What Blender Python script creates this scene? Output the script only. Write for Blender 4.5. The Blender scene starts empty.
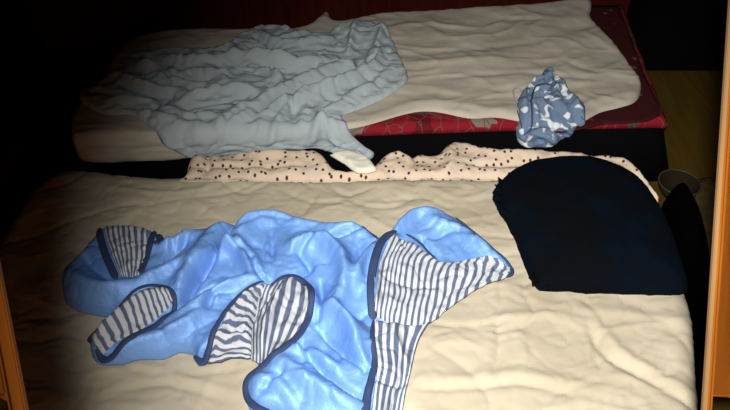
import bpy, bmesh, math, random
import numpy as np
from mathutils import Vector, Matrix

C = bpy.context.scene.collection
SC = bpy.context.scene
PI = math.pi
# ------------------------------------------------------------------ camera
F, CX, CY = 700.0, 365.0, 205.0
CAMZ, PITCH = 1.75, math.radians(43.0)
cd = bpy.data.cameras.new('camera'); cam = bpy.data.objects.new('camera', cd); C.objects.link(cam)
cd.sensor_width = 36.0; cd.lens = 36.0 * F / 730.0; cd.clip_start = 0.02
cam.location = (0, 0, CAMZ); cam.rotation_euler = (PI / 2 - PITCH, 0, 0)
SC.camera = cam
# ------------------------------------------------------------------ world
w = bpy.data.worlds.new('world'); SC.world = w; w.use_nodes = True
bg = w.node_tree.nodes['Background']
bg.inputs[0].default_value = (1.0, 0.42, 0.14, 1); bg.inputs[1].default_value = 0.32
SC.view_settings.view_transform = 'Standard'; SC.view_settings.look = 'None'
SC.view_settings.gamma = 1; SC.view_settings.use_curve_mapping = False
SC.view_settings.exposure = 0.0


# ------------------------------------------------------------------ pixel -> world
def unproj(p, z):
    """pixel coordinates traced on a horizontal plane at height z -> world xy"""
    p = np.asarray(p, float).reshape(-1, 2)
    u = (p[:, 0] - CX) / F; v = (p[:, 1] - CY) / F
    c, s = math.cos(PITCH), math.sin(PITCH)
    dx = u; dy = c - v * s; dz = -s - v * c
    t = (z - CAMZ) / dz
    return np.stack([dx * t, dy * t], 1)


def P(x, y, z):
    q = unproj([(x, y)], z)[0]
    return Vector((q[0], q[1], z))


# the torch that lights the room: one soft-edged spot held beside the camera
ld = bpy.data.lights.new('torch', 'SPOT'); lo = bpy.data.objects.new('torch', ld); C.objects.link(lo)
lo.location = (-0.02, -0.03, 1.86)
tgt = P(522, 304, .28)
lo.rotation_euler = (tgt - lo.location).to_track_quat('-Z', 'Y').to_euler()
ld.energy = 350; ld.color = (1.0, .965, .90); ld.spot_size = math.radians(73); ld.spot_blend = 1.0
ld.shadow_soft_size = 0.035


# ------------------------------------------------------------------ noise helpers
def _hash(ix, iy, seed):
    h = (ix.astype(np.int64) * 374761393 + iy.astype(np.int64) * 668265263 + seed * 1442695041) & 0xffffffff
    h = ((h ^ (h >> 13)) * 1274126177) & 0xffffffff
    return ((h ^ (h >> 16)) & 0xffff) / 65535.0


def gn(x, y, seed=0):
    x = np.asarray(x, float); y = np.asarray(y, float)
    ix = np.floor(x); iy = np.floor(y); fx = x - ix; fy = y - iy
    ux = fx * fx * fx * (fx * (fx * 6 - 15) + 10); uy = fy * fy * fy * (fy * (fy * 6 - 15) + 10)

    def g(a, b):
        an = _hash(ix + a, iy + b, seed) * 2 * PI
        return np.cos(an) * (fx - a) + np.sin(an) * (fy - b)
    return ((g(0, 0) * (1 - ux) + g(1, 0) * ux) * (1 - uy) + (g(0, 1) * (1 - ux) + g(1, 1) * ux) * uy) * 1.5


def fbm(x, y, seed=0, o=3):
    r = 0; a = 1
    for i in range(o):
        r = r + a * gn(x * 2 ** i, y * 2 ** i, seed + 7 * i); a *= .5
    return r


def ridged(x, y, seed=0, k=2.0, warp=.5):
    wx = x + warp * gn(x * .8, y * .8, seed + 50); wy = y + warp * gn(x * .8, y * .8, seed + 51)
    return (1 - np.abs(gn(wx, wy, seed)) * 1.6).clip(0, 1) ** k


def smooth(pts, n=6, closed=True):
    p = np.asarray(pts, float); N = len(p); out = []
    rng = range(N) if closed else range(N - 1)
    for i in rng:
        if closed: a, b, c, d = p[(i - 1) % N], p[i], p[(i + 1) % N], p[(i + 2) % N]
        else: a, b, c, d = p[max(i - 1, 0)], p[i], p[i + 1], p[min(i + 2, N - 1)]
        for k in range(n):
            t = k / n
            out.append(.5 * ((2 * b) + (-a + c) * t + (2 * a - 5 * b + 4 * c - d) * t * t + (-a + 3 * b - 3 * c + d) * t ** 3))
    if not closed: out.append(p[-1])
    return np.array(out)


def seg_dist(x, y, line, closed=False):
    """distance to a polyline, nearest point and arc parameter 0..1"""
    line = np.asarray(line, float)
    best = np.full(x.shape, 1e9); bx = x * 0; by = x * 0; bt = x * 0
    N = len(line); M = N if closed else N - 1
    for i in range(M):
        a = line[i]; b = line[(i + 1) % N]; d = b - a; L = d @ d + 1e-12
        t = (((x - a[0]) * d[0] + (y - a[1]) * d[1]) / L).clip(0, 1)
        qx = a[0] + t * d[0]; qy = a[1] + t * d[1]; dd = np.hypot(x - qx, y - qy)
        m = dd < best
        best = np.where(m, dd, best); bx = np.where(m, qx, bx); by = np.where(m, qy, by); bt = np.where(m, (i + t) / M, bt)
    return best, bx, by, bt


def inside(x, y, poly):
    r = np.zeros(x.shape, bool); N = len(poly)
    for i in range(N):
        x0, y0 = poly[i]; x1, y1 = poly[(i + 1) % N]
        if y0 == y1: continue
        c = (y0 > y) != (y1 > y)
        r ^= c & (x < (x1 - x0) * (y - y0) / (y1 - y0) + x0)
    return r


class Ridges:
    """folds and creases traced as polylines: (points_px, height, width)"""
    def __init__(s, z, items):
        s.l = [(smooth(unproj(p, z), 4, False), h, w_) for p, h, w_ in items]

    def __call__(s, x, y):
        r = x * 0.0
        for line, h, w_ in s.l:
            lo_ = line.min(0) - 3 * w_; hi = line.max(0) + 3 * w_
            m = (x > lo_[0]) & (x < hi[0]) & (y > lo_[1]) & (y < hi[1])
            if not m.any(): continue
            d, _, _, t = seg_dist(x[m], y[m], line)
            taper = np.sin(PI * (.12 + .76 * t)) ** .7
            r[m] += h * np.exp(-(d / w_) ** 2) * taper
        return r


def rim(d, r):
    return np.sqrt(np.maximum(1 - (1 - (d / r).clip(0, 1)) ** 2, 0))


# ------------------------------------------------------------------ object helpers
def link(name, verts, faces, mat, parent=None, uv=None, flat=None):
    me = bpy.data.meshes.new(name); me.from_pydata([tuple(map(float, v)) for v in verts], [], [tuple(int(k) for k in f) for f in faces])
    me.update()
    bm = bmesh.new(); bm.from_mesh(me); bmesh.ops.recalc_face_normals(bm, faces=bm.faces); bm.to_mesh(me); bm.free()
    me.polygons.foreach_set('use_smooth', [flat is None or i < flat for i in range(len(me.polygons))])
    if uv is not None:
        l = me.uv_layers.new(name='UVMap')
        for lp in me.loops: l.data[lp.index].uv = (float(uv[lp.vertex_index][0]), float(uv[lp.vertex_index][1]))
    me.materials.append(mat)
    o = bpy.data.objects.new(name, me); C.objects.link(o)
    if parent: o.parent = parent
    return o


def tag(o, label, cat=None, group=None):
    o['label'] = label
    if cat: o['category'] = cat
    if group: o['group'] = group
    return o


def struct(o):
    o['kind'] = 'structure'; return o


def empty(name, loc, label, cat):
    o = bpy.data.objects.new(name, None); C.objects.link(o); o.location = loc; o.empty_display_size = .05
    bpy.context.view_layer.update()
    return tag(o, label, cat)


def adopt(ch, par):
    ch.parent = par; ch.matrix_parent_inverse = Matrix.Translation(-par.location)


def slab(name, poly, res, top, bot, mat, parent=None, base=None, jitter=0):
    """a solid sheet/pad filling an outline; top/bot give heights (x, y, edge distance)"""
    poly = np.asarray(poly, float)
    mn = poly.min(0) - res; mx = poly.max(0) + res
    nx = int((mx[0] - mn[0]) / res) + 1; ny = int((mx[1] - mn[1]) / res) + 1
    gx, gy = np.meshgrid(mn[0] + np.arange(nx) * res, mn[1] + np.arange(ny) * res, indexing='ij')
    cxm = gx[:-1, :-1] + res / 2; cym = gy[:-1, :-1] + res / 2
    keep = inside(cxm, cym, poly)
    # drop cells touching only by a corner
    cnt = np.zeros(gx.shape, int)
    for a in (0, 1):
        for b in (0, 1): cnt[a:a + nx - 1, b:b + ny - 1] += keep
    used = cnt > 0
    idx = -np.ones(gx.shape, int); idx[used] = np.arange(used.sum())
    x = gx[used].copy(); y = gy[used].copy()
    d, qx, qy, _ = seg_dist(x, y, poly, True)
    bnd = (cnt[used] < 4)
    x[bnd] = qx[bnd]; y[bnd] = qy[bnd]; d = np.where(bnd, 0, d)
    outm = ~inside(x, y, poly); d[outm] = 0
    zt = top(x, y, d); zb = bot(x, y, d)
    zt = np.maximum(zt, zb + .0008)
    n = len(x)
    if base is None:
        V = np.concatenate([np.stack([x, y, zt], 1), np.stack([x, y, zb], 1)])
    else:
        V = np.concatenate([base(x, y, zt), base(x, y, zb)])
    i, j = np.nonzero(keep)
    q = np.stack([idx[i, j], idx[i + 1, j], idx[i + 1, j + 1], idx[i, j + 1]], 1)
    faces = [tuple(f) for f in q] + [tuple(f[::-1] + n) for f in q]
    nf = len(faces)
    E = {}
    for f in q:
        for k in range(4):
            a, b = f[k], f[(k + 1) % 4]
            if (b, a) in E: del E[(b, a)]
            else: E[(a, b)] = 1
    for (a, b) in E: faces.append((b, a, a + n, b + n))
    uv = np.concatenate([np.stack([x, y], 1)] * 2)
    return link(name, V, faces, mat, parent, uv)


def box(bm, c, s, rot=None):
    g = bmesh.ops.create_cube(bm, size=1)['verts']
    for v in g:
        v.co = Vector((v.co.x * s[0], v.co.y * s[1], v.co.z * s[2]))
        if rot is not None: v.co = rot @ v.co
        v.co += Vector(c)
    return g


def bmobj(name, bm, mat, parent=None, bevel=0, smooth_=False):
    if bevel:
        bmesh.ops.bevel(bm, geom=list(bm.edges), offset=bevel, segments=2, profile=.6, affect='EDGES')
    bmesh.ops.recalc_face_normals(bm, faces=bm.faces)
    me = bpy.data.meshes.new(name); bm.to_mesh(me); bm.free(); me.materials.append(mat)
    if smooth_: me.polygons.foreach_set('use_smooth', [True] * len(me.polygons))
    o = bpy.data.objects.new(name, me); C.objects.link(o)
    if parent: adopt(o, parent)
    return o


def sweep(name, pts, wid, th, mat, parent=None, seg=8):
    """flattened tube along 3-D points (bindings, straps, cords); wid and th may be lists"""
    pts = np.asarray(pts, float); n = len(pts)
    T = np.gradient(pts, axis=0); T /= np.linalg.norm(T, axis=1)[:, None] + 1e-9
    up = np.array([0, 0, 1.0]); S = np.cross(T, up); S /= np.linalg.norm(S, axis=1)[:, None] + 1e-9
    U = np.cross(S, T)
    V = []
    for i in range(n):
        t = i / (n - 1); e = min(1, .35 + 6 * min(t, 1 - t)); W = (wid[0] * (1 - t) + wid[1] * t if hasattr(wid, '__len__') else wid) * e
        for k in range(seg):
            a = 2 * PI * k / seg
            V.append(pts[i] + S[i] * math.cos(a) * W / 2 + U[i] * math.sin(a) * th / 2 * e)
    Fc = [(i * seg + k, i * seg + (k + 1) % seg, (i + 1) * seg + (k + 1) % seg, (i + 1) * seg + k) for i in range(n - 1) for k in range(seg)]
    Fc += [tuple(range(seg)), tuple(range((n - 1) * seg, n * seg))]
    return link(name, V, Fc, mat, parent)


# ------------------------------------------------------------------ materials
def mat(name, col, rough=.85, spec=.3, sheen=0, noise=None, bump=None, trans=0):
    m = bpy.data.materials.new(name); m.use_nodes = True; nt = m.node_tree; b = nt.nodes['Principled BSDF']
    b.inputs['Base Color'].default_value = (*col, 1); b.inputs['Roughness'].default_value = rough
    b.inputs['Specular IOR Level'].default_value = spec; b.inputs['Sheen Weight'].default_value = sheen
    tc = nt.nodes.new('ShaderNodeTexCoord')
    if noise:
        sc_, col2, lo_, hi = noise
        n = nt.nodes.new('ShaderNodeTexNoise'); n.inputs['Scale'].default_value = sc_; n.inputs['Detail'].default_value = 5
        nt.links.new(tc.outputs['Object'], n.inputs['Vector'])
        r = nt.nodes.new('ShaderNodeMapRange'); r.inputs[1].default_value = lo_; r.inputs[2].default_value = hi
        nt.links.new(n.outputs['Fac'], r.inputs[0])
        mx = nt.nodes.new('ShaderNodeMix'); mx.data_type = 'RGBA'; mx.inputs[6].default_value = (*col, 1); mx.inputs[7].default_value = (*col2, 1)
        nt.links.new(r.outputs[0], mx.inputs[0]); nt.links.new(mx.outputs[2], b.inputs['Base Color'])
        m['mix'] = mx.name
    if bump:
        sc_, st, dist = bump
        n = nt.nodes.new('ShaderNodeTexNoise'); n.inputs['Scale'].default_value = sc_; n.inputs['Detail'].default_value = 4
        nt.links.new(tc.outputs['Object'], n.inputs['Vector'])
        bp = nt.nodes.new('ShaderNodeBump'); bp.inputs['Strength'].default_value = st; bp.inputs['Distance'].default_value = dist
        nt.links.new(n.outputs['Fac'], bp.inputs['Height']); nt.links.new(bp.outputs[0], b.inputs['Normal'])
    return m


def stripes(name, c1, c2, count, duty=.5, rough=.75):
    m = mat(name, c1, rough, .25); nt = m.node_tree; b = nt.nodes['Principled BSDF']
    uv = nt.nodes.new('ShaderNodeUVMap'); sp = nt.nodes.new('ShaderNodeSeparateXYZ'); nt.links.new(uv.outputs[0], sp.inputs[0])
    mu = nt.nodes.new('ShaderNodeMath'); mu.operation = 'MULTIPLY'; mu.inputs[1].default_value = count; nt.links.new(sp.outputs[1], mu.inputs[0])
    fr = nt.nodes.new('ShaderNodeMath'); fr.operation = 'FRACT'; nt.links.new(mu.outputs[0], fr.inputs[0])
    pg = nt.nodes.new('ShaderNodeMath'); pg.operation = 'PINGPONG'; pg.inputs[1].default_value = .5; nt.links.new(mu.outputs[0], pg.inputs[0])
    r = nt.nodes.new('ShaderNodeMapRange'); r.inputs[1].default_value = duty / 2 - .05; r.inputs[2].default_value = duty / 2 + .05
    nt.links.new(pg.outputs[0], r.inputs[0])
    mx = nt.nodes.new('ShaderNodeMix'); mx.data_type = 'RGBA'; mx.inputs[6].default_value = (*c1, 1); mx.inputs[7].default_value = (*c2, 1)
    nt.links.new(r.outputs[0], mx.inputs[0]); nt.links.new(mx.outputs[2], b.inputs['Base Color'])
    return m


def wood(name, c1, c2, scale=(1, 1, 1), rough=.5, planks=None, along=2):
    m = mat(name, c1, rough, .08); nt = m.node_tree; b = nt.nodes['Principled BSDF']
    tc = nt.nodes.new('ShaderNodeTexCoord'); mp = nt.nodes.new('ShaderNodeMapping')
    s = [9, 9, 9]; s[along] = .8; mp.inputs['Scale'].default_value = [a * b_ for a, b_ in zip(s, scale)]
    nt.links.new(tc.outputs['Object'], mp.inputs[0])
    n = nt.nodes.new('ShaderNodeTexNoise'); n.inputs['Scale'].default_value = 2.2; n.inputs['Detail'].default_value = 7; n.inputs['Distortion'].default_value = 1.2
    nt.links.new(mp.outputs[0], n.inputs['Vector'])
    r = nt.nodes.new('ShaderNodeMapRange'); r.inputs[1].default_value = .32; r.inputs[2].default_value = .68; nt.links.new(n.outputs['Fac'], r.inputs[0])
    mx = nt.nodes.new('ShaderNodeMix'); mx.data_type = 'RGBA'; mx.inputs[6].default_value = (*c1, 1); mx.inputs[7].default_value = (*c2, 1)
    nt.links.new(r.outputs[0], mx.inputs[0]); nt.links.new(mx.outputs[2], b.inputs['Base Color'])
    bp = nt.nodes.new('ShaderNodeBump'); bp.inputs['Strength'].default_value = .2; bp.inputs['Distance'].default_value = .002
    nt.links.new(n.outputs['Fac'], bp.inputs['Height']); nt.links.new(bp.outputs[0], b.inputs['Normal'])
    return m


def spots(name, base, col, scale, r0, r1, rand=.35, coord='Object', sq=(1, 1, 1), rough=.9):
    """scattered dots; every cell of the weave carries one"""
    m = mat(name, base, rough, .2); nt = m.node_tree; b = nt.nodes['Principled BSDF']
    tc = nt.nodes.new('ShaderNodeTexCoord'); mp = nt.nodes.new('ShaderNodeMapping'); mp.inputs['Scale'].default_value = sq
    nt.links.new(tc.outputs[coord], mp.inputs[0])
    v = nt.nodes.new('ShaderNodeTexVoronoi'); v.voronoi_dimensions = '2D' if coord == 'UV' else '3D'
    v.inputs['Scale'].default_value = scale; v.inputs['Randomness'].default_value = rand
    nt.links.new(mp.outputs[0], v.inputs['Vector'])
    r = nt.nodes.new('ShaderNodeMapRange'); r.inputs[1].default_value = r0; r.inputs[2].default_value = r1; nt.links.new(v.outputs['Distance'], r.inputs[0])
    mx = nt.nodes.new('ShaderNodeMix'); mx.data_type = 'RGBA'; mx.inputs[6].default_value = (*col, 1); mx.inputs[7].default_value = (*base, 1)
    nt.links.new(r.outputs[0], mx.inputs[0]); nt.links.new(mx.outputs[2], b.inputs['Base Color'])
    return m


M_beige = mat('beige_cotton', (.48, .43, .33), .85, .2, 0, (5, (.43, .38, .28), .4, .65), (260, .25, .001))
M_sheet = mat('cream_pad', (.49, .45, .38), .9, .2, 0, (6, (.44, .40, .33), .4, .6), (240, .3, .001))
M_grey = mat('grey_blue_fleece', (.38, .445, .475), .95, .15, 0, (8, (.335, .40, .43), .4, .65), (300, .4, .0015))
M_blue = mat('light_blue_nylon', (.19, .39, .82), .58, .5, 0, (7, (.145, .315, .73), .4, .65), (70, .5, .004))
M_blue.node_tree.nodes['Principled BSDF'].inputs['Metallic'].default_value = .22
M_navy = mat('navy_binding', (.028, .048, .115), .7, .3)
M_black = mat('black_fabric', (.0018, .0024, .004), .95, .06, 0, (6, (.001, .0036, .0085), .45, .6))
M_blk2 = mat('black_mattress_cloth', (.002, .002, .0024), .95, .05)
M_blk3 = mat('black_bag_cloth', (.001, .001, .0013), 1, .0)
M_white = mat('white_cotton', (.72, .70, .60), .85, .2)
M_dot = spots('dotted_cream_cotton', (.62, .50, .385), (.045, .022, .028), 33, .12, .19, .85, 'UV')
M_floor = wood('floor_boards', (.075, .046, .007), (.055, .032, .004), along=1, rough=.7)
M_wall = wood('dark_red_wood', (.055, .0065, .0035), (.028, .0035, .002), rough=.8, along=2)
M_dark = mat('dark_plaster', (.012, .007, .005), .9, .1)
M_cab = wood('near_black_wood', (.0012, .0006, .0005), (.0008, .0004, .0003), rough=.95, along=2)
M_orange = wood('orange_pine', (.155, .048, .004), (.095, .024, .002), rough=.45, along=2, scale=(2, 2, 1))
M_pale = wood('pale_pine_edge', (.15, .085, .034), (.10, .055, .02), rough=.6, along=2)


def red_floral():
    m = mat('red_patchwork', (.30, .012, .02), .85, .2); nt = m.node_tree; b = nt.nodes['Principled BSDF']
    tc = nt.nodes.new('ShaderNodeTexCoord'); mp = nt.nodes.new('ShaderNodeMapping'); mp.inputs['Scale'].default_value = (1, 1, 0.6)
    nt.links.new(tc.outputs['Object'], mp.inputs[0])
    v = nt.nodes.new('ShaderNodeTexVoronoi'); v.inputs['Scale'].default_value = 13; v.distance = 'CHEBYCHEV'; v.inputs['Randomness'].default_value = .8
    nt.links.new(mp.outputs[0], v.inputs['Vector'])
    sx = nt.nodes.new('ShaderNodeSeparateColor'); nt.links.new(v.outputs['Color'], sx.inputs[0])
    cr = nt.nodes.new('ShaderNodeValToRGB'); cr.color_ramp.interpolation = 'CONSTANT'
    e = cr.color_ramp.elements; e[0].position = 0; e[0].color = (.20, .006, .014, 1); e[1].position = .66; e[1].color = (.17, .14, .12, 1)
    x = e.new(.8); x.color = (.10, .004, .008, 1); x = e.new(.9); x.color = (.05, .05, .035, 1)
    nt.links.new(sx.outputs[0], cr.inputs[0])
    v2 = nt.nodes.new('ShaderNodeTexVoronoi'); v2.feature = 'DISTANCE_TO_EDGE'; v2.inputs['Scale'].default_value = 19
    nt.links.new(mp.outputs[0], v2.inputs['Vector'])
    r = nt.nodes.new('ShaderNodeMapRange'); r.inputs[1].default_value = .01; r.inputs[2].default_value = .035; nt.links.new(v2.outputs['Distance'], r.inputs[0])
    mx = nt.nodes.new('ShaderNodeMix'); mx.data_type = 'RGBA'; mx.inputs[6].default_value = (.15, .05, .05, 1)
    nt.links.new(r.outputs[0], mx.inputs[0]); nt.links.new(cr.outputs[0], mx.inputs[7]); nt.links.new(mx.outputs[2], b.inputs['Base Color'])
    return m


M_red = red_floral()


def garment():
    m = mat('blue_grey_print', (.15, .21, .30), .85, .2); nt = m.node_tree; b = nt.nodes['Principled BSDF']
    tc = nt.nodes.new('ShaderNodeTexCoord')
    n = nt.nodes.new('ShaderNodeTexNoise'); n.inputs['Scale'].default_value = 26; n.inputs['Detail'].default_value = .6; n.inputs['Distortion'].default_value = .6
    nt.links.new(tc.outputs['Object'], n.inputs['Vector'])
    r = nt.nodes.new('ShaderNodeMapRange'); r.inputs[1].default_value = .58; r.inputs[2].default_value = .63; nt.links.new(n.outputs['Fac'], r.inputs[0])
    mx = nt.nodes.new('ShaderNodeMix'); mx.data_type = 'RGBA'; mx.inputs[6].default_value = (.13, .19, .29, 1); mx.inputs[7].default_value = (.62, .68, .72, 1)
    nt.links.new(r.outputs[0], mx.inputs[0]); nt.links.new(mx.outputs[2], b.inputs['Base Color'])
    return m


M_garm = garment()

# ------------------------------------------------------------------ the setting
XL, XR, YB, YF, ZC = -1.55, 1.75, 2.985, -1.7, 2.5


def plane_box(name, x0, x1, y0, y1, z0, z1, m):
    bm = bmesh.new(); box(bm, ((x0 + x1) / 2, (y0 + y1) / 2, (z0 + z1) / 2), (x1 - x0, y1 - y0, z1 - z0))
    return struct(bmobj(name, bm, m))


plane_box('floor', XL - .1, XR + .1, YF - .1, YB + .1, -.1, 0, M_floor)
plane_box('wall_back', XL - .1, XR + .1, YB, YB + .1, 0, ZC, M_wall)
plane_box('wall_left', XL - .1, XL, YF, YB, 0, ZC, M_dark)
plane_box('wall_right', XR, XR + .1, YF, YB, 0, ZC, M_dark)
plane_box('ceiling', XL - .1, XR + .1, YF - .1, YB + .1, ZC, ZC + .1, M_dark)

# dark cabinet in the far right corner
cb = empty('cabinet', (1.46, 2.86, 0), 'near-black wooden cabinet standing in the far right corner against the back wall', 'cabinet')
bm = bmesh.new(); box(bm, (1.46, 2.87, .52), (.50, .21, 1.0)); bmobj('body', bm, M_cab, cb, .004)
for s in (-1, 1):
    bm = bmesh.new(); box(bm, (1.46 + s * .124, 2.757, .53), (.238, .016, .93)); d = bmobj('door', bm, M_cab, cb, .003)
    bm = bmesh.new(); bmesh.ops.create_uvsphere(bm, u_segments=12, v_segments=8, radius=.011, matrix=Matrix.Translation((1.46 + s * .03, 2.741, .55)))
    k = bmobj('knob', bm, M_cab, None, 0, True); k.parent = d
bm = bmesh.new(); box(bm, (1.46, 2.865, 1.03), (.52, .23, .02)); bmobj('top', bm, M_cab, cb, .003)
bm = bmesh.new(); box(bm, (1.46, 2.87, .01), (.46, .17, .02)); bmobj('plinth', bm, M_cab, cb)

# ------------------------------------------------------------------ front mattress (beige)
ZF = .25
fm_px = [(45, 169), (160, 169.5), (300, 170.5), (430, 171), (497, 171), (560, 172), (635, 173), (650, 184), (668, 225), (684, 268), (696, 300), (703, 350), (708, 410), (712, 455), (690, 462), (400, 462), (0, 462), (-165, 455), (-140, 410), (-40, 290)]
fm_poly = smooth(unproj(fm_px, ZF), 5)
fold_f = Ridges(ZF, [
    ([(545, 302), (590, 308), (640, 312), (690, 322)], .006, .018),
    ([(590, 322), (606, 350), (640, 372), (695, 402)], -.012, .013),
    ([(600, 318), (618, 345), (650, 366), (700, 392)], .009, .016),
    ([(500, 318), (548, 312), (592, 320)], .008, .016),
    ([(430, 322), (470, 326), (510, 318)], -.006, .010),
    ([(420, 380), (470, 378), (510, 372), (560, 380), (620, 395)], .007, .016),
    ([(420, 388), (470, 387), (520, 382), (570, 392)], -.008, .010),
    ([(498, 320), (500, 350), (494, 372)], -.007, .009),
    ([(490, 325), (488, 350), (480, 380)], .005, .012),
    ([(520, 330), (525, 355), (520, 370)], .005, .012),
    ([(498, 270), (502, 300), (498, 318)], -.005, .009),
    ([(420, 350), (450, 340), (480, 345)], .005, .014),
    ([(90, 372), (140, 365), (190, 378), (240, 392)], .006, .014),
    ([(120, 390), (170, 382), (220, 398)], -.006, .010),
    ([(175, 352), (172, 375), (180, 395)], -.004, .006),
    ([(530, 205), (534, 240)], -.004, .01),
    ([(220, 178), (240, 190), (265, 182)], -.006, .009),
    ([(330, 180), (345, 192), (375, 186)], -.006, .009),
    ([(430, 186), (460, 196), (490, 190)], .005, .012),
    ([(110, 185), (160, 192), (210, 186)], .005, .012),
    ([(280, 186), (310, 198), (340, 200)], -.005, .010),
    ([(385, 200), (420, 195), (450, 205)], -.005, .010),
])


def H_front(x, y):
    h = ZF - .006 + .008 * fbm(x * 2.6, y * 3.4, 3, 2) + .005 * (ridged(x * 3.5, y * 7, 11, 3) - .35)
    h = h - .006 * ridged(x * 3.0 + .3, y * 4.6, 21, 12, .7) - .0035 * ridged(x * 9, y * 15, 23, 9, .9) + .0012 * fbm(x * 22, y * 30, 5, 3)
    return h + fold_f(x, y)


r_f = .065
fm = slab('mattress', fm_poly, .007, lambda x, y, d: H_front(x, y) - r_f * (1 - rim(d, r_f)), lambda x, y, d: x * 0 + .001, M_beige)
tag(fm, 'thick beige padded mattress in the foreground, the blue quilt and black cushion lying on it', 'mattress')

# ------------------------------------------------------------------ back bed: black base, red futon, cream pad
ZB = .292
YE = 1.925      # front face of the back bed at mid width


def edgeY(x): return 1.950 + .05 * x


def drape(ztop, r=.03):
    """sheet coordinates -> world: lies flat behind the bed edge, hangs down in front of it"""
    def f(x, y, z):
        e = edgeY(x); hung = np.maximum(e - y, 0)
        # image-plane trace on the flat plane continued down the vertical front face
        t = np.where(hung > 0, e / np.maximum(y, .1), 1.0)
        zc = np.where(hung > 0, CAMZ + (ztop - CAMZ) * t, ztop)
        X = x * t; Y = np.where(hung > 0, e, y)
        a = (hung / r).clip(0, 1) * PI / 2 * .93
        k = z - ztop
        return np.stack([X, Y - np.sin(a) * k, zc + np.cos(a) * k], 1)
    return f


base_poly = [(-.97, 1.945), (1.08, 2.05), (1.14, 2.88), (-.90, 2.54)]
bb = smooth(np.array(base_poly), 1)
base = slab('mattress', bb, .04, lambda x, y, d: .236 - .03 * (1 - rim(d, .03)), lambda x, y, d: x * 0 + .001, M_blk2, None, lambda x, y, z: np.stack([x + .085 * (1 - z / .236) * (x > .95) * (y < 2.5), y - .04 * (1 - z / .236) * (y < 2.2), z], 1))
tag(base, 'black mattress at the back, lowest layer under the red patterned futon', 'mattress')
red_poly = smooth(np.array([(-.97, 1.925), (-.5, 1.95), (0, 1.972), (.5, 2.0), (1.03, 2.02), (1.075, 2.03), (1.10, 2.3), (1.145, 2.84), (1.10, 2.885), (.4, 2.80), (0, 2.71), (-.84, 2.54), (-.90, 2.50), (-.94, 2.3), (-.985, 1.95)]), 3)
red = slab('futon', red_poly, .014, lambda x, y, d: .280 + .003 * fbm(x * 6, y * 6, 9) - .016 * (1 - rim(d, .018)), lambda x, y, d: .238 + x * 0 - .006 * rim(d, .03) + .006, M_red)
tp = [(.84, 1.99), (1.05, 2.04), (1.075, 2.3), (1.12, 2.83), (1.09, 2.86), (.6, 2.79), (.6, 2.0)]
M_mar = spots('dark_maroon_print', (.040, .0035, .005), (.11, .06, .05), 17, .10, .22, 1.0)
slab('top_panel', smooth(np.array(tp), 3), .02, lambda x, y, d: .2835 + .003 * fbm(x * 6, y * 6, 9), lambda x, y, d: .281 + .003 * fbm(x * 6, y * 6, 9), M_mar, red)['label'] = 'dark maroon printed top'
tag(red, 'thin red patterned futon whose edge shows between the cream pad and the black mattress', 'futon')

sheet_px = [(140, 36), (170, 31), (205, 29), (260, 30), (305, 27), (320, 17), (327, 12), (334, 22), (352, 20), (380, 14), (430, 11), (480, 8), (540, 4), (584, 0), (591, 2), (591, 10), (590, 17), (600, 29), (616, 46), (632, 68), (640, 80), (640, 94), (634, 103), (620, 108), (600, 113), (583, 122), (562, 128), (545, 127), (520, 122), (495, 118), (470, 119), (440, 113), (420, 112), (400, 116), (380, 122), (358, 128), (330, 132), (270, 140), (187, 158), (140, 161), (88, 162), (76, 150), (72, 128), (78, 108), (100, 88), (112, 62), (124, 46)]
sh_poly = smooth(unproj(sheet_px, ZB), 4)
fold_s = Ridges(ZB, [
    ([(400, 95), (450, 98), (500, 104), (540, 108)], -.004, .02),
    ([(370, 118), (410, 106), (440, 106), (500, 113)], .006, .018),
    ([(400, 58), (440, 54), (490, 50), (540, 44)], -.006, .02),
    ([(410, 66), (450, 64), (500, 62)], .006, .02),
    ([(430, 80), (480, 78), (530, 76), (590, 82)], -.006, .018),
    ([(480, 30), (500, 22), (550, 22)], -.006, .018),
    ([(400, 30), (430, 26), (460, 30)], .006, .02),
    ([(560, 60), (580, 70), (610, 78)], -.004, .016),
    ([(540, 95), (570, 86), (600, 84)], .005, .02),
    ([(570, 115), (595, 104), (632, 96)], .005, .016),
])


def H_sheet(x, y):
    return ZB + .012 + .008 * fbm(x * 3.5, y * 6, 31, 2) + .005 * ridged(x * 4, y * 8.5, 33, 2.5, .8) + .0015 * fbm(x * 20, y * 22, 35, 2) + fold_s(x, y)


sh = slab('bed_pad', sh_poly, .0085, lambda x, y, d: (ZB + .002) + (H_sheet(x, y) - ZB - .002).clip(.006, 1) * rim(d, .03), lambda x, y, d: x * 0 + ZB + .0012, M_sheet, None, drape(ZB))
tag(sh, 'cream padded bed sheet spread over the red futon at the back', 'bedding')

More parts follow.
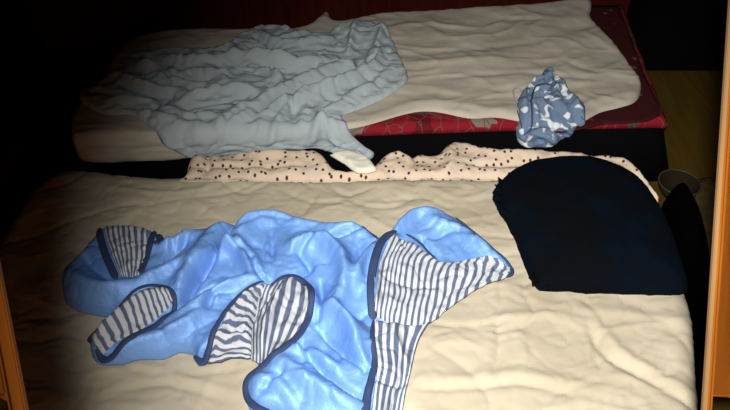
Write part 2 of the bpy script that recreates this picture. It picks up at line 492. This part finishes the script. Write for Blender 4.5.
# ------------------------------------------------------------------ grey fleece blanket, crumpled
grey_px = [(80, 97), (98, 88), (112, 80), (122, 68), (136, 60), (160, 55), (195, 52), (225, 50), (243, 40), (262, 30), (285, 30), (303, 37), (328, 38), (342, 29), (362, 27), (384, 32), (392, 44), (400, 62), (408, 82), (400, 92), (386, 101), (370, 108), (352, 116), (342, 121), (352, 134), (364, 145), (374, 152), (370, 158), (352, 155), (334, 152), (316, 147), (300, 148), (282, 148), (262, 151), (240, 153), (215, 155), (198, 156), (187, 153), (165, 141), (145, 127), (130, 119), (108, 118), (88, 110)]
gp = smooth(unproj(grey_px, ZB), 4)
rs = random.Random(5)
items = [
    ([(225, 130), (262, 112), (300, 92), (335, 78), (360, 74)], .035, .030),
    ([(262, 128), (280, 116), (310, 104), (345, 92), (372, 78), (380, 60)], .038, .026),
    ([(262, 122), (275, 112), (305, 98), (340, 84)], -.022, .010),
    ([(296, 128), (292, 112), (300, 104)], -.020, .010),
    ([(310, 140), (325, 128), (350, 150)], .022, .018),
    ([(322, 118), (330, 130), (345, 142)], -.018, .009),
    ([(334, 114), (352, 104), (372, 94), (392, 78)], .018, .018),
    ([(364, 80), (372, 70), (388, 60)], -.020, .010),
    ([(358, 76), (362, 66), (364, 58)], -.045, .012),
    ([(334, 50), (342, 44), (346, 52)], -.035, .009),
    ([(348, 60), (352, 45), (356, 30)], .022, .014),
    ([(372, 62), (380, 46), (384, 36)], .022, .014),
    ([(290, 78), (305, 79), (316, 74)], -.035, .010),
    ([(240, 66), (270, 68), (300, 72), (322, 68)], .035, .026),
    ([(240, 74), (265, 78), (290, 80)], -.018, .010),
    ([(225, 84), (250, 76), (275, 84), (285, 92)], .022, .016),
    ([(262, 40), (275, 50), (300, 52), (330, 46)], .022, .022),
    ([(256, 44), (268, 52), (276, 60)], -.018, .010),
    ([(140, 68), (158, 82), (180, 92), (215, 100)], .025, .022),
    ([(150, 64), (165, 74), (172, 90)], -.018, .010),
    ([(120, 80), (135, 92), (165, 100), (200, 106)], .025, .022),
    ([(122, 92), (145, 100), (175, 106)], -.016, .010),
    ([(170, 66), (200, 72), (230, 66), (245, 54)], .025, .024),
    ([(190, 80), (215, 84), (232, 94)], .022, .016),
    ([(180, 112), (210, 104), (240, 100), (262, 100)], .022, .020),
    ([(195, 116), (225, 112), (250, 104)], -.014, .009),
    ([(200, 60), (215, 56), (235, 60)], -.012, .010),
    ([(100, 104), (150, 112), (190, 124), (230, 124)], .016, .022),
    ([(150, 120), (180, 132), (220, 134), (250, 124)], .016, .022),
    ([(210, 146), (235, 128), (255, 118)], -.010, .009),
    ([(95, 98), (125, 103), (150, 108)], -.010, .012),
    ([(270, 140), (285, 122), (300, 112)], .016, .014),
    ([(330, 150), (340, 144), (358, 150)], -.012, .008),
]
for k in range(80):
    x0 = rs.uniform(110, 395); y0 = rs.uniform(40, 140); L = rs.uniform(30, 75); a = rs.gauss(-.25, .45)
    if x0 < 200: a = rs.gauss(.35, .4)
    c = rs.uniform(-.5, .5); pts = []
    for q in range(5):
        pts.append((x0, y0)); x0 += L / 4 * math.cos(a); y0 += L / 4 * math.sin(a) * .6; a += c / 4
    sgn = rs.choice((1, -1))
    items.append((pts, sgn * rs.uniform(.004, .008), rs.uniform(.005, .009) if sgn < 0 else rs.uniform(.011, .018)))
fold_g = Ridges(ZB, items)


def sheet_top(x, y):
    d, _, _, _ = seg_dist(x, y, sh_poly, True); d[~inside(x, y, sh_poly)] = 0
    return (ZB + .002) + (H_sheet(x, y) - ZB - .002).clip(.006, 1) * rim(d, .03)


def H_grey(x, y):
    return ZB + .024 + .008 * fbm(x * 5, y * 6, 41, 2) + .005 * (ridged(x * 7, y * 13, 43, 2.5, .9) - .3) - .009 * ridged(x * 6 + y * 5, y * 14 - x * 3, 47, 10, .8) + .0015 * fbm(x * 30, y * 34, 45, 2) + 1.25 * fold_g(x, y)


gb = slab('blanket', gp, .0065, lambda x, y, d: sheet_top(x, y) + .006 + (H_grey(x, y) - ZB - .008).clip(.004, 1) * rim(d, .022), lambda x, y, d: sheet_top(x, y) + .004, M_grey, None, drape(ZB))
tag(gb, 'crumpled pale grey-blue fleece blanket heaped on the left of the cream pad', 'blanket')

# ------------------------------------------------------------------ dotted cream cloth stuffed between the two beds
dz = .262
cu_px = [(497, 186), (501, 175), (514, 163), (535, 155), (560, 152), (590, 153), (615, 159), (634, 168), (650, 182), (664, 204), (676, 228), (686, 256), (692, 278), (687, 286), (670, 287), (640, 285), (600, 284), (570, 283), (545, 282), (539, 280), (534, 272), (527, 258), (518, 236), (508, 216), (500, 204)]
cp = smooth(unproj(cu_px, .30), 4)
dotA = [(186, 178), (184, 166), (188, 152), (200, 146), (222, 143), (243, 141), (262, 146), (282, 144), (300, 140), (313, 143), (324, 152), (335, 163), (350, 165), (366, 164), (378, 154), (384, 150), (398, 145), (410, 150), (421, 147), (434, 149), (444, 142), (452, 137), (468, 137), (488, 143), (510, 145), (545, 146), (580, 147), (604, 149), (622, 153), (636, 160), (647, 170), (655, 179), (664, 190), (660, 193), (648, 186), (636, 177), (600, 176), (400, 176), (280, 176)]
dp = smooth(unproj(dotA, dz), 4)
dp[:, 1] = np.minimum(dp[:, 1], 1.905 + .05 * dp[:, 0] + .04 * ((dp[:, 0] + .02) / .06).clip(0, 1))
fold_d = Ridges(dz, [([(205, 150), (208, 160), (204, 170)], -.018, .010), ([(230, 146), (260, 152), (300, 150)], .02, .02), ([(190, 165), (240, 164), (300, 163)], -.012, .010), ([(318, 150), (330, 165)], .014, .014),
                     ([(385, 155), (400, 152), (410, 158)], .014, .014), ([(412, 152), (418, 160)], -.014, .009), ([(448, 145), (452, 160), (445, 170)], .014, .014), ([(470, 145), (500, 152), (560, 150)], .012, .018), ([(455, 160), (500, 163), (560, 158)], -.012, .012), ([(600, 153), (625, 160), (648, 178)], .012, .012)])


def dot_bot(x, y, d):
    dd, _, _, _ = seg_dist(x, y, fm_poly, True); ins = inside(x, y, fm_poly)
    return np.where(ins | (dd < .012), H_front(x, y) - r_f * (1 - rim(dd, r_f)) + .002, .003)


def dot_cap(x, y, z):
    dd, _, _, _ = seg_dist(x, y, cp, True); near = inside(x, y, cp) | (dd < .004)
    return np.where(near, np.minimum(z, .240), z)


dt = slab('blanket', dp, .0065, lambda x, y, d: dot_cap(x, y, .19 + (.058 + .010 * fbm(x * 9, y * 9, 61) + fold_d(x, y) + .003 * fbm(x * 40, y * 40, 63)).clip(.01, 1) * rim(d, .04) ** .9 + .008 * rim(d, .02)), dot_bot, M_dot)
tag(dt, 'cream cotton blanket with small dark dots bunched in the gap between the two beds', 'blanket')

# corner of white cloth lying over the dotted blanket
wp = smooth(unproj([(330, 155), (346, 151), (364, 155), (371, 162), (377, 170), (368, 173), (356, 172.5), (345, 164)], .27), 1)
wt = slab('folded_cloth', wp, .006, lambda x, y, d: .272 + .012 * rim(d, .012) + .004 * fbm(x * 25, y * 25, 71), lambda x, y, d: x * 0 + .266, M_white)
tag(wt, 'small off-white folded cloth corner poking out under the grey blanket between the beds', 'cloth')

# ------------------------------------------------------------------ small patterned garment on the pad's front edge
ZG = ZB + .030
g_px = [(516, 134), (514, 122), (519, 112), (517, 103), (523, 92), (530, 84), (540, 80), (543, 73), (552, 71), (557, 78), (565, 84), (568, 92), (577, 98), (584, 107), (581, 116), (573, 119), (568, 127), (556, 132), (548, 138), (532, 139), (522, 138)]
gpoly = smooth(unproj(g_px, ZG), 4)
fold_p = Ridges(ZG, [([(530, 96), (540, 92), (552, 98)], -.018, .008), ([(528, 112), (531, 96), (548, 92)], -.012, .006), ([(545, 76), (552, 90), (558, 110)], .02, .014), ([(560, 90), (572, 105), (578, 112)], .014, .010), ([(525, 90), (522, 110), (520, 130)], .010, .010), ([(540, 105), (550, 120), (548, 134)], .014, .016)])


def gdrape(x, y, z):
    e = edgeY(x) + .035; hung = np.maximum(e - y, 0); t = np.where(hung > 0, e / np.maximum(y, .1), 1.0)
    Y = np.where(hung > 0, e - .0 * hung, y); a = (hung / .03).clip(0, 1) * PI / 2 * .9; k = z - ZG
    return np.stack([x * t, Y - np.sin(a) * k - .045 * (hung > 0) * (hung / .03).clip(0, 1), np.where(hung > 0, CAMZ + (ZG - CAMZ) * t, ZG) + np.cos(a) * k], 1)


ga = slab('top', gpoly, .0045, lambda x, y, d: np.maximum(ZG - .002, sheet_top(x, y) + .003) + .004 + (.020 + .016 * fbm(x * 18, y * 18, 81) + fold_p(x, y)).clip(.004, 1) * rim(d, .02), lambda x, y, d: np.maximum(ZG - .002, sheet_top(x, y) + .003), M_garm, None, gdrape)
ga.name = 'garment'
tag(ga, 'small crumpled blue-grey garment with white print on the front edge of the cream pad', 'clothing')
def gpath(px, k):
    q = smooth(unproj(px, ZG), 5, False); return gdrape(q[:, 0], q[:, 1], np.full(len(q), ZG + k))
sweep('hem', gpath([(520, 122), (528, 115), (531, 103), (534, 95), (543, 92), (551, 94)], .036), .006, .004, M_navy, ga)
sweep('strap', gpath([(521, 108), (515, 100), (513, 92), (517, 89), (524, 94)], .006), .006, .004, mat('pale_grey_strap', (.40, .38, .38), .8), ga)
sweep('hem', gpath([(516, 112), (519, 118), (518, 126)], .016), .005, .004, M_navy, ga)
sweep('strap', gpath([(560, 92), (570, 102), (578, 113), (582, 110)], .028), .005, .004, M_navy, ga)

# ------------------------------------------------------------------ blue quilt
ZQ = .29
q_px = [(60, 287), (60, 270), (70, 258), (80, 248), (92, 234), (104, 225), (130, 223), (150, 226), (160, 233), (172, 236), (182, 231), (195, 228), (225, 222), (250, 218), (275, 216), (302, 219), (335, 225), (362, 226), (376, 234), (388, 228), (398, 218), (412, 210), (430, 208), (456, 215), (478, 233), (498, 251), (513, 262), (508, 266), (492, 268), (476, 278), (454, 291), (436, 304), (422, 318), (411, 334), (406, 352), (404, 374), (398, 392), (394, 412), (392, 436), (340, 440), (305, 424), (280, 412), (258, 407), (247, 398), (243, 385), (248, 373), (258, 364), (252, 350), (240, 346), (225, 347), (207, 353), (196, 357), (192, 347), (176, 344), (160, 350), (138, 352), (120, 356), (100, 357), (89, 349), (89, 336), (102, 322), (114, 308), (98, 307), (78, 303), (64, 296)]
qp = smooth(unproj(q_px, ZQ), 4)
qi = [
    ([(188, 300), (200, 280), (214, 262), (226, 240), (240, 220)], -.022, .011),
    ([(175, 300), (190, 276), (206, 250), (222, 230)], .022, .026),
    ([(205, 268), (222, 254), (240, 255), (252, 272), (256, 282)], .026, .022),
    ([(250, 262), (258, 276), (270, 284)], -.018, .009),
    ([(235, 250), (252, 226), (290, 216), (330, 222), (362, 232)], .030, .030),
    ([(240, 236), (262, 224), (292, 222)], -.010, .010),
    ([(232, 244), (238, 254), (252, 262)], -.014, .010),
    ([(300, 254), (312, 245), (335, 238), (366, 231)], -.016, .010),
    ([(272, 236), (273, 262)], -.008, .008),
    ([(295, 248), (322, 246), (340, 262), (345, 285), (335, 312)], .030, .024),
    ([(300, 256), (310, 268), (300, 276)], -.018, .012),
    ([(320, 284), (322, 300), (318, 322)], -.014, .009),
    ([(350, 270), (362, 252), (376, 242)], -.016, .010),
    ([(356, 290), (362, 268), (376, 248)], .020, .016),
    ([(310, 300), (330, 318), (352, 330), (366, 346)], .020, .024),
    ([(336, 316), (352, 340), (364, 370)], .018, .018),
    ([(318, 330), (340, 350), (366, 374)], -.016, .009),
    ([(300, 345), (318, 368), (345, 392), (364, 402)], -.016, .009),
    ([(280, 362), (310, 388), (350, 410)], .020, .026),
    ([(290, 352), (312, 356), (338, 372)], .012, .014),
    ([(258, 380), (275, 386), (290, 398)], .010, .016),
    ([(262, 392), (278, 380), (284, 372)], -.008, .007),
    ([(180, 320), (205, 306), (228, 292), (246, 284)], .020, .020),
    ([(168, 316), (192, 300), (214, 290)], -.012, .009),
    ([(170, 336), (190, 326), (206, 314)], .012, .016),
    ([(120, 350), (150, 340), (182, 330)], .010, .018),
    ([(208, 312), (216, 300), (230, 296)], -.016, .008),
    ([(160, 250), (178, 244), (196, 236)], .014, .018),
    ([(168, 262), (182, 250), (190, 240)], -.010, .008),
    ([(150, 282), (172, 272), (188, 262)], .014, .018),
    ([(72, 278), (95, 290), (120, 292), (150, 284)], .016, .024),
    ([(85, 258), (96, 270), (116, 284)], -.010, .012),
    ([(392, 234), (404, 224), (416, 216), (440, 214)], .014, .018),
    ([(382, 238), (390, 232), (394, 226)], -.014, .008),
    ([(430, 222), (455, 232), (480, 248), (496, 258)], .014, .022),
    ([(432, 240), (450, 234), (470, 240)], -.008, .010),
    ([(420, 240), (432, 254), (440, 262)], -.010, .007),
    ([(396, 240), (378, 260), (374, 290), (375, 312)], .018, .014),
    ([(374, 318), (390, 322), (408, 323), (424, 319)], -.012, .008),
    ([(385, 280), (410, 288), (440, 290)], -.007, .010),
    ([(392, 330), (400, 350), (410, 368)], .010, .010),
    ([(376, 382), (392, 386), (408, 382)], -.008, .008),
    ([(258, 354), (268, 330), (278, 306), (292, 286)], .018, .014),
    ([(252, 350), (252, 330), (258, 312), (270, 300)], -.012, .008),
    ([(205, 352), (222, 330), (244, 304), (262, 290)], .012, .018),
    ([(95, 345), (118, 328), (142, 308), (164, 298)], .022, .022),
]
for k in range(95):
    x0 = rs.uniform(150, 400); y0 = rs.uniform(215, 400); L = rs.uniform(12, 42); a = rs.choice((rs.gauss(.8, .5), rs.gauss(2.0, .5)))
    c = rs.uniform(-.7, .7); pts = []
    for q in range(4):
        pts.append((x0, y0)); x0 += L / 3 * math.cos(a); y0 += L / 3 * math.sin(a) * .8; a += c / 3
    qi.append((pts, rs.choice((-1, -1, 1)) * rs.uniform(.002, .0045), rs.uniform(.005, .010)))
fold_q = Ridges(ZQ, qi)


def H_quilt(x, y):
    return ZQ + .012 + .008 * fbm(x * 5, y * 5, 91, 2) - .006 * ridged(x * 9, y * 9, 93, 9, 1.0) + .0015 * fbm(x * 38, y * 38, 95, 2) + 1.95 * fold_q(x, y)


from functools import lru_cache
def quilt_top(x, y, d): 
    lowz = H_front(x, y) + .007
    return lowz + .004 + (H_quilt(x, y) - lowz - .004).clip(.010, 1) * rim(d, .040)


quilt = empty('quilt', tuple(P(290, 300, ZF)), 'crumpled light blue puffy quilt with navy edging and striped lining on the beige mattress', 'quilt')
shell = slab('shell', qp, .0055, quilt_top, lambda x, y, d: H_front(x, y) + .006, M_blue)
adopt(shell, quilt)


def qz(xy, off):
    x = xy[:, 0].copy(); y = xy[:, 1].copy(); d, _, _, _ = seg_dist(x, y, qp, True); d[~inside(x, y, qp)] = 0
    return quilt_top(x, y, np.maximum(d, .006)) + off


def lining(rows, count, label=None, off=.006, nu=46, nv=70, amp=.0045, seed=0, duty=.5, wob=1.0):
    """striped lining: rows of traced points run ACROSS the stripes; u along a stripe, v across"""
    rows = [smooth(np.array(r, float), 8, False) for r in rows]
    R = np.array([[r[int(round(t * (len(r) - 1)))] if False else r[min(int(t * (len(r) - 1)), len(r) - 2)] * (1 - (t * (len(r) - 1) - min(int(t * (len(r) - 1)), len(r) - 2))) + r[min(int(t * (len(r) - 1)), len(r) - 2) + 1] * (t * (len(r) - 1) - min(int(t * (len(r) - 1)), len(r) - 2)) for t in np.linspace(0, 1, nv)] for r in rows])
    G = []
    for j in range(nv):
        cl = smooth(R[:, j], 10, False); tt = np.linspace(0, len(cl) - 1, nu)
        G.append(np.stack([np.interp(tt, range(len(cl)), cl[:, 0]), np.interp(tt, range(len(cl)), cl[:, 1])], 1))
    G = np.array(G)                                            # nv x nu x 2 (pixels)
    xy = unproj(G.reshape(-1, 2), ZQ + .012)
    z = qz(xy, off) + amp * fbm(xy[:, 0] * 26, xy[:, 1] * 26, 101 + seed, 2)
    vv, uu = np.meshgrid(np.linspace(0, 1, nv), np.linspace(0, 1, nu), indexing='ij')
    vw = vv + wob * .010 * fbm(uu * 4 + 3, vv * 6, 111 + seed, 2)
    edge = np.minimum(np.minimum(uu, 1 - uu) * nu, np.minimum(vv, 1 - vv) * nv).ravel() / 3
    z = z - .006 * (1 - edge.clip(0, 1)) 
    V = np.concatenate([np.stack([xy[:, 0], xy[:, 1], z], 1), np.stack([xy[:, 0], xy[:, 1], z - .004], 1)])
    n = nu * nv; Fc = []
    for j in range(nv - 1):
        for i in range(nu - 1):
            a = j * nu + i; f = (a, a + 1, a + nu + 1, a + nu); Fc.append(f); Fc.append(tuple(k + n for k in f[::-1]))
    ring = [(0, i) for i in range(nu)] + [(j, nu - 1) for j in range(1, nv)] + [(nv - 1, i) for i in range(nu - 2, -1, -1)] + [(j, 0) for j in range(nv - 2, 0, -1)]
    ring = [j * nu + i for j, i in ring]
    for k in range(len(ring)):
        a, b = ring[k], ring[(k + 1) % len(ring)]; Fc.append((a, b, b + n, a + n))
    uv = np.concatenate([np.stack([uu.ravel(), vw.ravel()], 1)] * 2)
    o = link('striped_lining', V, Fc, stripes('navy_white_stripe', (.09, .115, .19), (.50, .53, .57), count, duty), None, uv)
    adopt(o, quilt)
    o['label'] = label or 'navy and white striped lining'
    return o


lining([[(103, 224), (115, 222), (130, 222), (147, 226)], [(106, 238), (118, 238), (132, 240), (148, 243)], [(113, 258), (122, 258), (134, 260), (146, 261)], [(121, 277), (126, 278), (133, 279), (140, 277)]], 8, seed=1, nv=60, duty=.5, wob=2.5)
lining([[(88, 334), (103, 322), (120, 308), (134, 296), (148, 290), (160, 290), (170, 295)], [(94, 345), (110, 334), (128, 321), (142, 311), (154, 304), (164, 300), (172, 299)], [(101, 352), (116, 343), (132, 334), (146, 325), (158, 316), (168, 308), (174, 303)]], 12, seed=2, nv=110, nu=30, duty=.42, wob=1.5)
lining([[(206, 358), (212, 344), (222, 328), (236, 308), (252, 292), (268, 284)], [(226, 353), (230, 342), (238, 326), (248, 310), (260, 298), (270, 290)], [(250, 352), (251, 342), (254, 326), (260, 312), (267, 302), (276, 292)]], 12, seed=3, nv=90, nu=30, duty=.45, wob=2.0)
lining([[(266, 286), (278, 281), (292, 280), (307, 286)], [(256, 308), (268, 300), (286, 297), (310, 304)], [(251, 330), (262, 326), (278, 325), (302, 328)], [(250, 354), (258, 359), (268, 361), (282, 353)]], 8, seed=4, nv=70, nu=50, duty=.5, wob=1.2, off=.009)
lining([[(393, 238), (404, 240), (416, 244), (430, 254), (446, 262), (466, 260), (490, 257), (512, 263)], [(381, 262), (392, 262), (404, 264), (420, 268), (440, 271), (462, 266), (488, 262), (512, 265)], [(377, 288), (388, 290), (402, 292), (418, 295), (436, 289), (460, 280), (486, 270), (511, 268)], [(374, 314), (384, 317), (396, 320), (412, 322), (430, 318), (452, 301), (480, 283), (509, 270)]], 19, seed=5, nv=190, nu=50, duty=.42, wob=1.2)
lining([[(374, 315), (390, 320), (408, 322), (430, 318)], [(374, 340), (388, 344), (404, 345), (418, 338)], [(377, 366), (390, 370), (402, 374), (411, 368)], [(374, 392), (384, 394), (396, 394), (406, 388)], [(369, 432), (380, 432), (390, 432), (399, 430)]], 6, seed=6, nv=80, nu=80, duty=.5, wob=3.0, off=.007)


def bind(px, wpx, off=.004, th=.007):
    xy = smooth(unproj(px, ZQ + .012), 6, False); z = qz(xy, off)
    k = np.array([1, 2, 3, 2, 1.]) / 9; z = np.convolve(np.pad(z, 2, mode='edge'), k, 'valid')
    o = sweep('binding', np.stack([xy[:, 0], xy[:, 1], z], 1), wpx * .0026 if not hasattr(wpx, '__len__') else [q * .0026 for q in wpx], th, M_navy); adopt(o, quilt)
    return o


bind([(98, 224), (101, 240), (106, 256), (112, 270), (117, 280)], 8)
bind([(153, 226), (151, 244), (146, 262), (141, 276)], 7)
bind([(156, 232), (160, 240), (155, 246)], 8)
bind([(96, 348), (104, 356), (122, 346), (142, 334), (160, 321), (172, 310), (175, 300), (169, 292)], [8, 5])
bind([(89, 340), (88, 334), (103, 320), (120, 306), (134, 294), (150, 288), (163, 289), (171, 294)], 3.5)
bind([(193, 352), (202, 358), (208, 348), (218, 330), (232, 310), (248, 294), (264, 284)], [8, 3])
bind([(270, 284), (284, 278), (298, 279), (308, 287), (312, 302), (308, 320), (298, 338), (284, 352), (268, 361), (254, 369), (246, 380), (247, 394), (256, 404), (272, 410), (292, 418)], 7, .006)
bind([(396, 237), (385, 245), (378, 258), (373, 276), (371, 292), (372, 310), (374, 318)], 9, .006)
bind([(374, 316), (372, 340), (375, 360), (371, 382), (367, 400), (364, 430)], [4, 9], .004)
bind([(456, 215), (468, 224), (480, 235), (492, 246), (504, 256), (513, 263), (513, 269), (508, 272)], 3.5)
bind([(406, 236), (418, 242), (428, 253), (437, 261)], 2.6, .006, .006)
bind([(362, 226), (372, 231), (378, 238)], 3, .002)

# ------------------------------------------------------------------ black cushion
cu = empty('cushion', tuple(P(600, 235, ZF)), 'large black cushion with gathered corners lying at the right end of the beige mattress', 'cushion')


def cu_top(x, y, d): return H_front(x, y).clip(.245, 1) * .3 + .7 * ZF + .03 + .055 * (1 - (1 - (d / .20).clip(0, 1)) ** 2) ** .6 + .005 * fbm(x * 7, y * 7, 121) - .030 * (1 - rim(d, .02)) * 1


def cu_bot(x, y, d): return H_front(x, y) + .008 + .014 * (1 - rim(d, .05))


pc = slab('cover', cp, .009, cu_top, cu_bot, M_black); adopt(pc, cu)


def ruffle(px, amp, n, z0, wid=.02):
    xy = smooth(unproj(px, z0), 10, False); V = []; Fc = []; m = len(xy); cen = cp.mean(0)
    for i in range(m):
        p = xy[i]; dirr = (p - cen) / np.linalg.norm(p - cen); ph = 2 * PI * n * i / m
        for s, (a, b) in enumerate(((-.012, .0), (wid * .5, .5), (wid, 1.0))):
            e = p + dirr * (a + .004 * math.sin(ph * 1.3) * b); V.append((e[0], e[1], z0 + amp * math.sin(ph) * b))
        for s, (a, b) in enumerate(((wid, 1.0), (wid * .5, .5), (-.012, .0))):
            e = p + dirr * (a + .004 * math.sin(ph * 1.3) * b); V.append((e[0], e[1], z0 + amp * math.sin(ph) * b - .004))
    for i in range(m - 1):
        for k in range(6):
            Fc.append((i * 6 + k, i * 6 + (k + 1) % 6, (i + 1) * 6 + (k + 1) % 6, (i + 1) * 6 + k))
    Fc += [tuple(range(6)), tuple(range((m - 1) * 6, m * 6))]
    o = link('ruffle', V, Fc, M_black); adopt(o, cu); return o


ruffle([(503, 180), (499, 188), (498, 198), (501, 207), (508, 213)], .008, 5, .290, .014)
ruffle([(532, 274), (537, 281), (545, 284), (552, 284)], .008, 3, .280, .016)

# ------------------------------------------------------------------ things on the floor at the right
bg_px = [(668, 196), (673, 184), (680, 180), (690, 186), (702, 204), (711, 230), (716, 262), (716, 300), (712, 340), (710, 380), (709, 420), (704, 440), (702, 400), (700, 350), (696, 305), (690, 280), (680, 240)]
bgp = smooth(unproj(bg_px, .17), 4)
bagx = slab('bag', bgp, .009, lambda x, y, d: .10 + .10 * rim(d, .06) + .012 * fbm(x * 8, y * 8, 131), lambda x, y, d: x * 0 + .001, M_blk3)
tag(bagx, 'slumped black cloth bag squeezed between the beige mattress and the right wooden post', 'bag')

bp_ = empty('basin', tuple(P(679, 181, 0)), 'dim grey shallow basin on the floor right of the dotted blanket', 'basin')
cc = P(679, 184, .05); bm = bmesh.new(); prof = [(.0, .004), (.045, .004), (.062, .03), (.070, .055), (.075, .056), (.067, .026), (.048, .0), (.0, .0)]
seg = 40; rings = []
for r_, z_ in prof[1:-1]:
    rings.append([bm.verts.new((cc.x + r_ * math.cos(2 * PI * k / seg), cc.y + r_ * math.sin(2 * PI * k / seg), z_ + .001)) for k in range(seg)])
for a, b in zip(rings, rings[1:]):
    for k in range(seg): bm.faces.new((a[k], a[(k + 1) % seg], b[(k + 1) % seg], b[k]))
bm.faces.new(rings[0]); bm.faces.new(rings[-1])
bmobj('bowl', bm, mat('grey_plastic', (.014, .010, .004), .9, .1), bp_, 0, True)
cc2 = [(cc.x + .0735 * math.cos(a), cc.y + .0735 * math.sin(a), .0575) for a in np.linspace(0, 2 * PI, 50)]
r_o = sweep('rim', cc2, .005, .004, mat('pale_plastic', (.05, .045, .03), .5)); adopt(r_o, bp_)

mt = smooth(unproj([(694, 181), (716, 180), (724, 216), (728, 262), (702, 262), (698, 220)], .01), 1)
mm = slab('mat', mt, .01, lambda x, y, d: x * 0 + .008, lambda x, y, d: x * 0 + .001, mat('olive_mat', (.075, .055, .02), .9, .1, 0, (30, (.055, .04, .014), .4, .6)))
tag(mm, 'small olive brown floor mat partly under the black bag by the right post', 'mat')
e1 = np.array([*unproj([(694, 181), (716, 180), (724, 216)], .01)])
mb = sweep('border', np.column_stack([smooth(e1, 8, False), np.full(17, .009)]), .008, .006, mat('dark_brown_tape', (.012, .006, .003), .8), mm)

# ------------------------------------------------------------------ the two pine posts framing the view
def ray(px, py, dist):
    u = (px - CX) / F; v = (py - CY) / F; c, s = math.cos(PITCH), math.sin(PITCH)
    return Vector((u * dist, (c - v * s) * dist, CAMZ + (-s - v * c) * dist))


def rail(label, p0, p1, side, wid, dep, brd=.02, edge=None):
    """leaning pine post from the floor upward through p0 (low) and p1 (high), a short board fixed to its outer side"""
    d = (p1 - p0).normalized(); foot = p0 - d * ((p0.z - .002) / d.z); top = p1 + d * .55
    if top.z > ZC - .02: top = foot + d * ((ZC - .02 - foot.z) / d.z)
    xax = Vector((1, 0, 0)); xax = (xax - d * xax.dot(d)).normalized(); yax = d.cross(xax)
    R = Matrix((xax, yax, d)).transposed()
    e = empty('post', tuple(foot), label, 'post')
    L = (top - foot).length

    def part(name, x0, x1, y0, y1, z0, z1, m, bev=.003):
        bm = bmesh.new(); box(bm, ((x0 + x1) / 2, (y0 + y1) / 2, (z0 + z1) / 2), (x1 - x0, y1 - y0, z1 - z0))
        if bev: bmesh.ops.bevel(bm, geom=list(bm.edges), offset=bev, segments=2, affect='EDGES')
        me = bpy.data.meshes.new(name); bmesh.ops.recalc_face_normals(bm, faces=bm.faces); bm.to_mesh(me); bm.free(); me.materials.append(m)
        o = bpy.data.objects.new(name, me); C.objects.link(o); o.parent = e; return o
    e.rotation_euler = R.to_euler()
    # local x: to the right, local z: along the post; inner face at x = 0
    s = side
    part('shaft', min(0, s * wid), max(0, s * wid), -dep / 2, dep / 2, 0.0, L, M_orange)
    # inner pale edge strip
    part('edge_strip', min(0, -s * .006), max(0, -s * .006), -dep / 2 + .002, dep / 2 - .002, .02, L - .02, edge or M_pale, .001)
    zq = (p0 - foot).length
    part('board', min(s * wid, s * (wid + .08)), max(s * wid, s * (wid + .08)), -dep / 2 + .006, dep / 2 - .006, zq + brd, L - .01, M_orange)
    part('board', min(s * wid, s * (wid + .08)), max(s * wid, s * (wid + .08)), -dep / 2 + .006, dep / 2 - .006, zq - .30, zq - .10, M_orange)
    return e


DR = 1.0
rail('orange pine post running up the right side of the view beside the black bag', ray(706, 410, DR), ray(728, 80, DR * 1.0), 1, .007, .012)
rail('orange pine post in the lower left corner, mostly in shadow', ray(19, 410, .5), ray(-6, 280, .5), -1, .006, .010, .012, M_orange)
